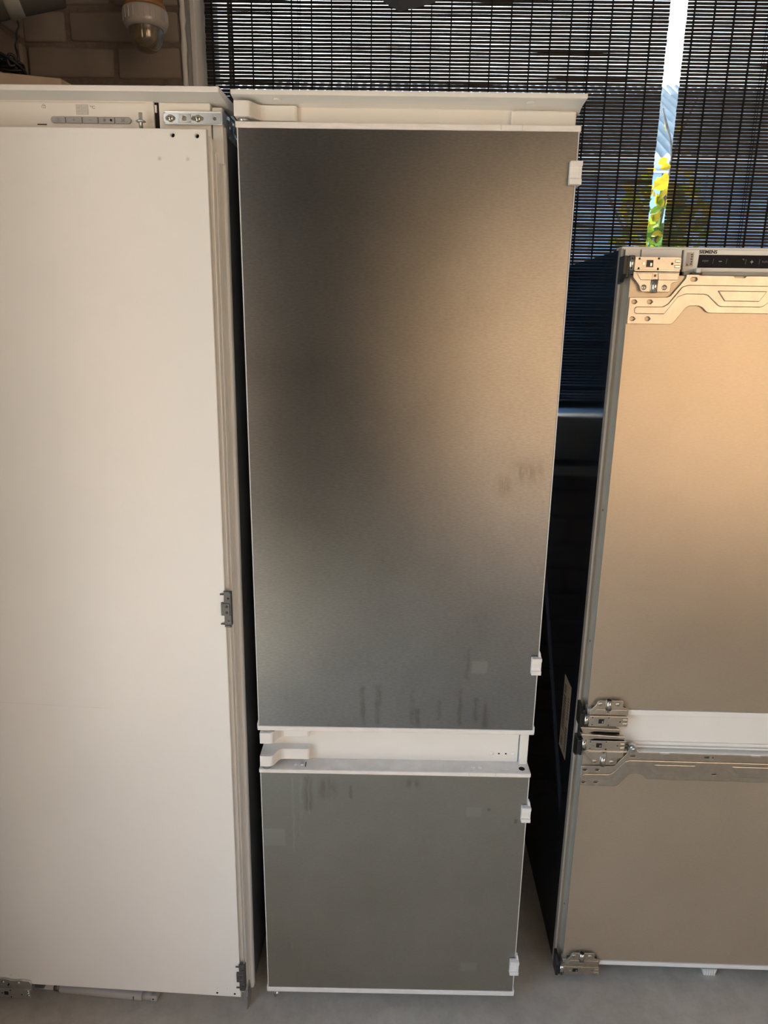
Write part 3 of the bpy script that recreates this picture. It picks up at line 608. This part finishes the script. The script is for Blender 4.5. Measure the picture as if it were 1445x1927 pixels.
# lower hinge of the left fridge
lh = plate('lower_hinge', [(-.281, .0125), (-.2065, .0125), (-.2055, .040), (-.2075, .0575), (-.233, .0595), (-.236, .0570), (-.252, .0570), (-.256, .0600), (-.2715, .0605), (-.281, .052)], [], -.0565, .004, 'zinc', Lf, .0006)
box('hinge_ridge', -.281, -.2165, -.0600, -.056, .0375, .0395, 'zinc', lh, .0007); box('hinge_face', -.281, -.2065, -.0590, -.056, .0135, .0365, 'zinc', lh, .0007)
box('hinge_window', -.2665, -.2575, -.0595, -.0585, .021, .030, 'hole', lh)
for x, z in ((-.271, .0255), (-.2275, .0235), (-.252, .034), (-.252, .0155), (-.279, .0335), (-.2555, .0475)): cyl('hinge_hole', (x, -.0596, z), (x, -.055, z), .0014, 'hole', lh, 10)
for z in (.0325, .0265, .0205): dome('hinge_nub', (-.2135, -.059, z), .0036, 'chrome', lh, (0, -1, 0), .4)
for x in (-.2685, -.234): dome('hinge_screw', (x, -.0565, .052), .0036, 'chrome', lh, (0, -1, 0), .4)
box('hinge_rear', -.2065, -.185, -.045, -.02, .026, .042, 'darkmetal', lh, .002)
box('foot_bracket', .2555, .2655, -.035, -.012, .012, .047, 'zinc', Lf, .001); box('foot_lug', .2640, .2670, -.045, -.012, .002, .038, 'zinc', Lf, .0008)
for x in (-.25, .23):
    for y in (.05, .48): cyl('foot', (x, y, 0.001), (x, y, .02), .016, 'black', Lf, 16)
# crumpled clear tape on the side
bm = bmesh.new(); g_ = [[bm.verts.new((.2716+random.uniform(0, .0022), .004+.10*i/14, 1.742+.034*j/6+random.uniform(-.001, .001))) for j in range(7)] for i in range(15)]
for i in range(14):
    for j in range(6): bm.faces.new((g_[i][j], g_[i+1][j], g_[i+1][j+1], g_[i][j+1]))
from_bm('clear_tape', bm, 'filmtape', Lf)

# telescopic rod lying under the white door
rd = thing('telescopic_rod', 'grey telescopic rod lying on the floor under the white fridge', 'rod', (-.63, .012, .0125), (0, 0, -.085))
cyl('thick_tube', (-.105, 0, 0), (.085, 0, 0), .0115, 'rodgrey', rd, 24, b=.001); cyl('thin_tube', (-.20, 0, 0), (-.105, 0, 0), .0085, 'rodgrey', rd, 20)
cyl('collar', (-.118, 0, 0), (-.105, 0, 0), .0095, 'darkmetal', rd, 20); cyl('end_plug', (.085, 0, 0), (.105, 0, 0), .0088, 'rodgrey', rd, 20)
ek = box('end_knuckle', .102, .119, -.008, .008, -.008, .008, 'rodgrey', rd, .004); cyl('knuckle_hole', (.1105, -.0086, 0), (.1105, .0086, 0), .002, 'hole', ek, 10); box('tube_mark', .066, .068, -.0117, -.010, -.003, .005, 'hole', rd)

# ------------------------------------------------------------------ right fridge: shorter, steel doors, sheet-metal brackets
Rf = thing('built_in_fridge', 'shorter built-in fridge freezer with black control display and metal door brackets', 'fridge', (.658, .1, 0), (0, 0, -.017))
box('body', -.2765, .2765, .004, .545, .012, 1.587, 'darkside', Rf, .003)
for s in (-1, 1):
    prism('side_flange', [(s*.2775, .012), (s*.2775, -.003), (s*.2745, -.005), (s*.2725, -.0035), (s*.2715, .001), (s*.266, .0012), (s*.262, -.0035), (s*.2575, -.0045), (s*.2575, .012)], 'xy', .014, 1.5875, 'flange', Rf)
box('front_seal', -.256, .256, -.002, .005, .03, 1.56, 'blackmetal', Rf)
box('top_bar', -.2765, .2765, -.0045, .03, 1.5855, 1.5905, 'white', Rf, .0012)
box('corner_block', -.2700, -.2440, -.0055, .006, 1.545, 1.5865, 'white', Rf, .0012); box('hinge_block', -.2425, -.1720, -.0060, .006, 1.545, 1.5870, 'white', Rf, .0012)
dome('top_stud', (-.2490, .006, 1.5905), .0060, 'white', Rf, (0, 0, 1), .4)
cpn = box('control_panel', -.1690, .2600, -.0075, .006, 1.5490, 1.5868, 'white', Rf, .0014)
box('panel_lip', -.1690, .2600, -.0150, -.006, 1.5425, 1.5490, 'flange', cpn, .001)
dsp = prism('display', [(-.1437, 1.5565), (.1432, 1.5565), (.1424, 1.5780), (-.1428, 1.5780)], 'xz', -.0082, -.007, 'display', cpn)
text('logo_print', 'SIEMENS', -.1432, -.1120, 1.5798, 1.5858, -.0076, 'textdark', cpn, .035)
text('super_print', 'super', -.1362, -.1250, 1.5650, 1.5694, -.0083, 'textgrey', dsp)
for x in (-.1172, -.0943, -.0608, -.0372): bar('divider_line', x-.0004, 1.5632, x+.0004, 1.5716, .0005, -.0082, 'textgrey', dsp)
bar('minus_print', -.1076, 1.5673, -.1024, 1.5673, .0009, -.0082, 'textwhite', dsp)
bar('plus_print', -.0531, 1.5671, -.0477, 1.5671, .0008, -.0082, 'textwhite', dsp); bar('plus_print', -.0504, 1.5644, -.0504, 1.5698, .0008, -.0082, 'textwhite', dsp)
box('display_window', -.0925, -.0632, -.0085, -.0075, 1.5592, 1.5742, 'displaywin', dsp)
text('degree_print', '°C', -.0672, -.0638, 1.5700, 1.5722, -.0086, 'textwhite', dsp)
text('holiday_print', 'holiday', -.0322, -.0160, 1.5648, 1.5698, -.0083, 'textgrey', dsp)
qs = box('sticker', -.1640, -.1518, -.0080, -.007, 1.5585, 1.5815, 'label', cpn)
for z, h_, x0 in ((1.5780, .0020, -.1570), (1.5745, .0024, -.1562), (1.5705, .0022, -.1568), (1.5662, .0026, -.1560), (1.5625, .0020, -.1568)): box('sticker_print', x0, -.1535, -.0082, -.0078, z-h_/2, z+h_/2, 'ink', qs)
prism('sticker_print', [(-.1625, 1.5598), (-.1595, 1.5598), (-.1625, 1.5630)], 'xz', -.0082, -.0078, 'ink', qs)
box('latch', -.1510, -.1425, -.0260, -.010, 1.5470, 1.5545, 'greywhite', Rf, .001); box('latch_base', -.1580, -.1400, -.0250, -.010, 1.5440, 1.5475, 'blackmetal', Rf, .0008)
# doors
def rdoor(name, z0, z1, trims):
    d = box(name, -.256, .256, -.0165, -.004, z0+.003, z1-.003, 'core', Rf, .002)
    box('steel_panel', -.2620, .2620, -.0200, -.0165, z0, z1, 'steel_r', d, .0008)
    for a, b_ in trims: box('door_trim', -.2625, .2625, -.0230, -.004, a, b_, 'white', d, .0014)
    return d
ru = rdoor('upper_door', .694, 1.5425, ((.6815, .6935),)); rl = rdoor('lower_door', .0490, .5930, ((.0385, .0488), (.5930, .5970)))
mb = box('door_gap_panel', -.258, .258, -.006, .004, .596, .6815, 'white', Rf, .001)
box('gap_ledge', -.258, .258, -.0095, -.005, .609, .6125, 'white', mb, .001); box('gap_ledge', -.258, .258, -.0125, -.005, .6005, .6040, 'white', mb, .001); box('gap_ledge', -.258, .258, -.0085, -.005, .6770, .6795, 'greywhite', mb, .001)
# brackets of pressed sheet metal
def mirror(pts): return pts+[(-x, z) for x, z in reversed(pts)]
b1_top = [(-.2612, 1.5045), (-.1965, 1.5055), (-.1905, 1.5075), (-.1690, 1.5350), (-.1670, 1.5385), (-.1670, 1.5440), (-.1440, 1.5440), (-.1440, 1.5425), (-.086, 1.5425), (-.083, 1.5395), (-.066, 1.5395), (-.063, 1.5425)]
b1_bot = [(-.2612, 1.4597), (-.1850, 1.4597), (-.1805, 1.4620), (-.1620, 1.4878), (-.1560, 1.4918), (-.1400, 1.4920), (-.1330, 1.4895), (-.1245, 1.4818), (-.1190, 1.4800)]
outl = [(x, z) for x, z in mirror(b1_top)]+[(-x, z) for x, z in b1_bot]+[(x, z) for x, z in reversed(b1_bot)]
holes = [slot(-.2570, -.2465, 1.4972, .0034, True), slot(-.2300, -.2195, 1.4975, .0034, True), slot(-.2575, -.2470, 1.4684, .0034, True), slot(-.2310, -.2205, 1.4687, .0034, True), slot(-.2470, -.2045, 1.4828, .0030, True), slot(-.1590, -.1470, 1.5362, .0032)]
bk = plate('door_bracket', outl, holes, -.0250, .0020, 'galv', ru)
def press(name, pts, y, parent, t=.0022, b=.0018): return prism(name, pts, 'xz', y-t, y+.0002, 'galv', parent, b, 2)
press('bracket_pressing', [(-.2480, 1.4768), (-.1985, 1.4768), (-.1775, 1.5060), (-.1650, 1.5110), (-.1320, 1.5110), (-.1260, 1.5090), (-.1060, 1.4920), (-.1010, 1.4905), (-.0330, 1.4905), (-.0280, 1.4920), (-.0060, 1.5090), (.0, 1.5105), (.26, 1.5105), (.26, 1.5265), (-.1620, 1.5265), (-.1720, 1.5235), (-.1935, 1.4945), (-.2020, 1.4895), (-.2480, 1.4890), (-.2510, 1.4860), (-.2510, 1.4800)], -.0250, bk)
press('bracket_trapezoid', [(-.1110, 1.5175), (-.0255, 1.5175), (-.0370, 1.5000), (-.0970, 1.5000)], -.0272, bk, .0022)
b2_top = [(-.2640, .5600), (-.2010, .5610), (-.1955, .5625), (-.1735, .5905), (-.1720, .5960), (-.105, .5960), (-.102, .5938), (-.086, .5938), (-.083, .5960)]
b2_bot = [(-.2640, .5130), (-.1895, .5130), (-.1850, .5150), (-.1670, .5410), (-.1610, .5440), (-.1400, .5440), (-.1350, .5425), (-.1260, .5335), (-.1220, .5322)]
outl2 = mirror(b2_top)+[(-x, z) for x, z in b2_bot]+[(x, z) for x, z in reversed(b2_bot)]
holes2 = [slot(-.2610, -.2510, .5518, .0034, True), slot(-.2350, -.2250, .5522, .0034, True), slot(-.2615, -.2515, .5218, .0034, True), slot(-.2355, -.2255, .5221, .0034, True), slot(-.2530, -.2080, .5370, .0028, True), slot(-.1655, -.1540, .5870, .0028), slot(-.0120, -.0010, .5885, .0026), [(.004, .586), (.0085, .586), (.00625, .591)], slot(.0085, .0185, .5485, .0022)]
bk2 = plate('door_bracket', outl2, holes2, -.0250, .0020, 'galv', rl)
press('bracket_pressing', [(-.2560, .5315), (-.2035, .5315), (-.1800, .5610), (-.1680, .5640), (-.1340, .5640), (-.1280, .5620), (-.1080, .5450), (-.1030, .5440), (-.0420, .5440), (-.0370, .5455), (-.0250, .5630), (.0280, .5630), (.0340, .5610), (.0530, .5450), (.0580, .5440), (.1190, .5440), (.1240, .5455), (.1360, .5630), (.2550, .5630), (.2550, .5785), (-.1650, .5785), (-.1750, .5755), (-.1985, .5465), (-.2070, .5430), (-.2560, .5428), (-.2590, .5400), (-.2590, .5345)], -.0250, bk2)
for x0 in (-.1156, .0453): press('bracket_trapezoid', [(x0, .5712), (x0+.0865, .5712), (x0+.0745, .5550), (x0+.0120, .5550)], -.0272, bk2, .0022)
nut = cyl('clamp_nut', (-.1620, -.030, .6055), (-.1620, -.012, .6085), .0080, 'zinc', bk2, 6); dome('nut_screw', (-.1620, -.030, .6065), .0042, 'chrome', nut, (0, -1, .1), .5)
prism('nut_tab', [(-.1720, .5950), (-.1430, .5950), (-.1540, .6030), (-.1700, .6060)], 'xz', -.026, -.018, 'zinc', bk2, .001)
# hinges
def hinge(zc, s, parent, folded=False):
    """arm with square window, knuckle, and a wing with two screws; s = +1 wing above, -1 below"""
    Z = lambda d: zc+s*d
    def rz(a, b_): return (min(Z(a), Z(b_)), max(Z(a), Z(b_)))
    o = plate('hinge', [(-.2605, zc-.0112), (-.1835, zc-.0112), (-.1810, zc-.009), (-.1810, zc+.009), (-.1835, zc+.0112), (-.2605, zc+.0112)], [[(-.2405, zc-.0055), (-.2290, zc-.0055), (-.2290, zc+.0055), (-.2405, zc+.0055)], circ(-.2530, zc+.008, .0016, 10), circ(-.2260+.006, zc+.0085, .0016, 10), circ(-.2530, zc-.008, .0016, 10), circ(-.2260+.006, zc-.0085, .0016, 10), circ(-.1965, zc, .0018, 10)], -.0330, .0022, 'galv', parent)
    box('arm_back', -.2600, -.1815, -.0305, -.0225, zc-.0105, zc+.0105, 'blackmetal', o, .001)
    box('window_tongue', -.2335, -.2305, -.0322, -.0300, zc-.004, zc+.001, 'chrome', o)
    a, b_ = rz(.0108, .0128); box('arm_flange', -.2600, -.1830, -.0350, -.0225, a, b_, 'chrome', o, .0005)
    cyl('rivet', (-.2455, -.0336, zc), (-.2455, -.031, zc), .0022, 'chrome', o, 12)
    for dz in (-.0045, .0045): box('arm_nub', -.1925, -.1825, -.0345, -.0322, zc+dz-.0024, zc+dz+.0024, 'chrome', o, .0010)
    k = cyl('knuckle', (-.2655, -.0300, zc-.0120), (-.2655, -.0300, zc+.0130), .0052, 'chrome', o, 18); a, b_ = rz(-.013, .030)
    prism('knuckle_plate', [(-.0360, Z(-.0125)), (-.0060, Z(-.0125)), (-.0060, Z(.034)), (-.0210, Z(.031)), (-.0360, Z(.018))], 'yz', -.2800, -.2735, 'blackmetal', o, .0012)
    a, b_ = rz(-.012, .024); box('knuckle_link', -.2745, -.2685, -.0330, -.0150, a, b_, 'blackmetal', o, .0015)
    cyl('rivet', (-.2660, -.0358, Z(.008)), (-.2660, -.033, Z(.008)), .0014, 'hole', o, 10); cyl('rivet', (-.2660, -.0358, Z(-.008)), (-.2660, -.033, Z(-.008)), .0014, 'hole', o, 10)
    wing = [(-.2605, Z(.0135)), (-.1812, Z(.0135)), (-.1812, Z(.0290)), (-.1900, Z(.0305)), (-.1935, Z(.0330)), (-.1935, Z(.0450)), (-.1955, Z(.0465)), (-.2420, Z(.0465)), (-.2450, Z(.0440)), (-.2480, Z(.0355)), (-.2595, Z(.0230))]
    w = plate('hinge_wing', wing if s < 0 else wing[::-1], [circ(-.2225, Z(.0195), .0018, 10)], -.0300, .0022, 'galv', o)
    press('wing_fold', [(-.2555, Z(.0150)), (-.2265, Z(.0150)), (-.2275, Z(.0270)), (-.2470, Z(.0270))][::1 if s < 0 else -1], -.0300, w, .0016, .0008)
    press('wing_fold', [(-.2185, Z(.0150)), (-.1830, Z(.0150)), (-.1830, Z(.0270)), (-.2165, Z(.0270))][::1 if s < 0 else -1], -.0300, w, .0016, .0008)
    cyl('wing_tube', (-.2225, -.0300, Z(.0260)), (-.2225, -.0300, Z(.0480)), .0062, 'chrome', w, 18)
    cyl('tube_bore', (-.2225, -.0300, Z(.0475)), (-.2225, -.0300, Z(.0483)), .0048, 'hole', w, 18)
    for x in (-.2400, -.2045):
        q = dome('screw', (x, -.0305, Z(.0390)), .0046, 'galv', w, (0, -1, 0), .45); bar('screw_slot', x-.0016, Z(.0390)-.0012, x+.0016, Z(.0390)+.0012, .0013, -.0322, 'hole', q)
    box('wing_base', -.2540, -.1850, -.0282, -.0160, min(Z(.0135), Z(.029)), max(Z(.0135), Z(.029)), 'darkmetal', o, .001)
    if folded:
        for z0, y0, x1 in ((.0300, -.0220, -.1930), (.0180, -.0290, -.1840)):
            prism('folded_link', [(-.2740, zc+z0+.0070), (-.2500, zc+z0+.0062), (x1, zc+z0+.0035), (x1+.002, zc+z0-.0035), (-.2450, zc+z0-.0025), (-.2660, zc+z0-.010)], 'xz', y0-.003, y0+.006, 'galv', o, .0010)
        prism('link_shadow_plate', [(-.2700, zc+.0125), (-.1860, zc+.0125), (-.1980, zc+.0350), (-.2740, zc+.0360)], 'xz', -.0150, -.010, 'blackmetal', o)
    return o
hinge(1.5605, -1, Rf); hinge(.6710, 1, Rf); hinge(.6150, -1, Rf, True); hinge(.0300, 1, Rf)
for z in (1.1109, .8353, .1844):
    d_ = cyl('flange_screw', (-.2615, -.0010, z), (-.2615, .004, z), .0038, 'blackmetal', Rf, 14); dome('screw_head', (-.2610, -.0012, z), .0022, 'chrome', d_, (0, -1, 0), .4)
ft = prism('front_foot', [(.066, .0175), (.1000, .0175), (.0965, .0), (.0700, .0)], 'xz', -.006, .03, 'greywhite', Rf, .001)
for i in range(5): box('foot_rib', .0715+i*.0055, .0738+i*.0055, -.0078, -.005, .001, .0155, 'white', ft, .0005)
for x in (-.24, .24):
    for y in (.07, .5): cyl('foot', (x, y, 0), (x, y, .013), .016, 'black', Rf, 16)
# paper rating label on the dark side
lb = box('rating_label', -.2772, -.2764, .060, .122, .516, .695, 'label', Rf)
for z0, z1, y0, y1 in ((.66, .685, .098, .112), (.57, .655, .095, .114), (.53, .555, .097, .112), (.61, .668, .068, .076), (.53, .60, .066, .078)):
    n_ = max(1, int((z1-z0)/.007))
    for i in range(n_): box('label_print', -.2775, -.2771, y0, y1, z0+i*.007, z0+i*.007+.0035, 'ink', lb)

# ------------------------------------------------------------------ lamps and clutter overhead
lp = thing('well_glass_lamp', 'old amber lamp with clear collar and dusty glass dome hanging over white fridge', 'lamp', (-.5845, .60, 2.038))
lathe('glass_dome', [(0, 0), (.012, .0012), (.022, .0055), (.0300, .014), (.0345, .025), (.0360, .040), (.0362, .058), (.0362, .072), (.0335, .072), (.0335, .040), (.030, .018), (.018, .006), (0, .003)], (0, 0, 0), 'jar', lp, 40)
cl_ = lathe('collar', [(.0375, .046), (.0440, .048), (.0470, .054), (.0478, .060), (.0484, .080), (.0470, .084), (.040, .085), (.0385, .078), (.0375, .060)], (0, 0, 0), 'collar', lp, 44)
for i in range(24):
    a = 2*PI*i/24; o = box('collar_rib', -.0012, .0012, -.0010, .0010, .058, .079, 'collar', cl_, .0004); o.location = (.0485*math.cos(a), .0485*math.sin(a), 0); o.rotation_euler.z = a+PI/2
lathe('amber_base', [(.0, .075), (.034, .075), (.036, .085), (.0440, .086), (.0460, .089), (.0440, .094), (.0400, .097), (.0390, .135), (.037, .165), (.030, .185), (.015, .195), (.012, .21), (0, .21)], (0, 0, 0), 'amber', lp, 40)
lathe('bulb', [(0, .020), (.010, .024), (.015, .034), (.014, .046), (.008, .058), (.008, .074)], (0, 0, 0), 'jar', lp, 20)
cyl('conduit', (0, 0, .20), (0, 0, CZ-2.038), .009, 'greyside', lp, 16)
# grey spot lamp wrapped in tape
sp = thing('spot_lamp', 'grey cylindrical lamp wrapped in silver tape with black cable, high by side wall', 'lamp', (-.80, .45, 2.10), (0, -.30, .30))
cyl('housing', (-.115, 0, 0), (.085, 0, 0), .044, 'pipe', sp, 40, b=.004)
cyl('lens', (.0845, 0, 0), (.0860, 0, 0), .036, 'black', sp, 32)
lathe('tape_band', [(.0440, -.0155), (.0456, -.0150), (.0452, -.004), (.0458, .006), (.0455, .0150), (.0440, .0155)], (0, 0, 0), 'tape', sp, 40).matrix_local = Matrix.Translation((-.016, 0, 0)) @ Matrix.Rotation(PI/2, 4, 'Y')
cyl('mount_arm', (-.10, 0, 0), (-.10, .02, .30), .012, 'pipe', sp, 16)
cb = thing('coiled_cable', 'black cable hanging down to a tangled coil on the cardboard box', 'cable', (-.775, .345, 1.911))
tube('hanging_cable', [(-.026, .098, .132), (-.018, .085, .120), (-.008, .05, .096), (.0, .03, .076), (.008, .005, .056), (.013, .0, .042), (.013, .0, .032), (.006, 0, .028), (-.008, .0, .022)], .0021, 'cable', cb)
for i in range(7):
    c = Vector((-.008+random.uniform(-.004, .004), random.uniform(-.008, .008), .018+i*.0012)); pts = []
    for k in range(13):
        a = 2*PI*k/12; pts.append(c+Vector((.028*math.cos(a), .014*math.sin(a)+.006*math.cos(a+i), .011*math.sin(a+i*.7)-.009*math.cos(a))))
    tube('cable_loop', pts, .0027, 'cable', cb)
tube('cable_tie', [(.0, -.018, .028), (.008, -.018, .036), (.013, -.010, .026), (.004, -.012, .018), (.0, -.018, .028)], .003, 'cable', cb)
# flat cardboard box on top of the left fridge
fb = thing('flat_box', 'pale flat cardboard box lying on top of the white fridge by the wall', 'box', (-.80, .40, 1.799), (0, 0, 0))
pts = [(-.125, -.28), (.045, -.075), (.115, .02), (-.02, .13), (-.125, .10)]
prism('box_body', [(-.125, -.135), (.118, -.055), (.142, .10), (-.125, .13)], 'xy', 0, .10, 'box', fb, .002)
prism('box_lid', [(-.127, -.138), (.120, -.058), (.144, .102), (-.127, .132)], 'xy', .088, .112, 'box', fb, .002)
# dark lamp housing hanging from the ceiling in the middle
hl = thing('ceiling_spot', 'dark grey angular lamp housing hanging from the ceiling above the steel fridge', 'lamp', (-.015, .30, 2.0285))
prism('housing', [(0, 0), (.045, .009), (.13, .035), (.13, .15), (-.06, .15), (-.06, .035), (-.022, .010)], 'xz', -.035, .035, 'pipe', hl, .004)
cyl('lens', (.040, -.0375, .025), (.040, -.034, .025), .016, 'black', hl, 24)
cyl('stem', (.03, 0, .148), (.03, 0, CZ-2.0285), .010, 'pipe', hl, 16)
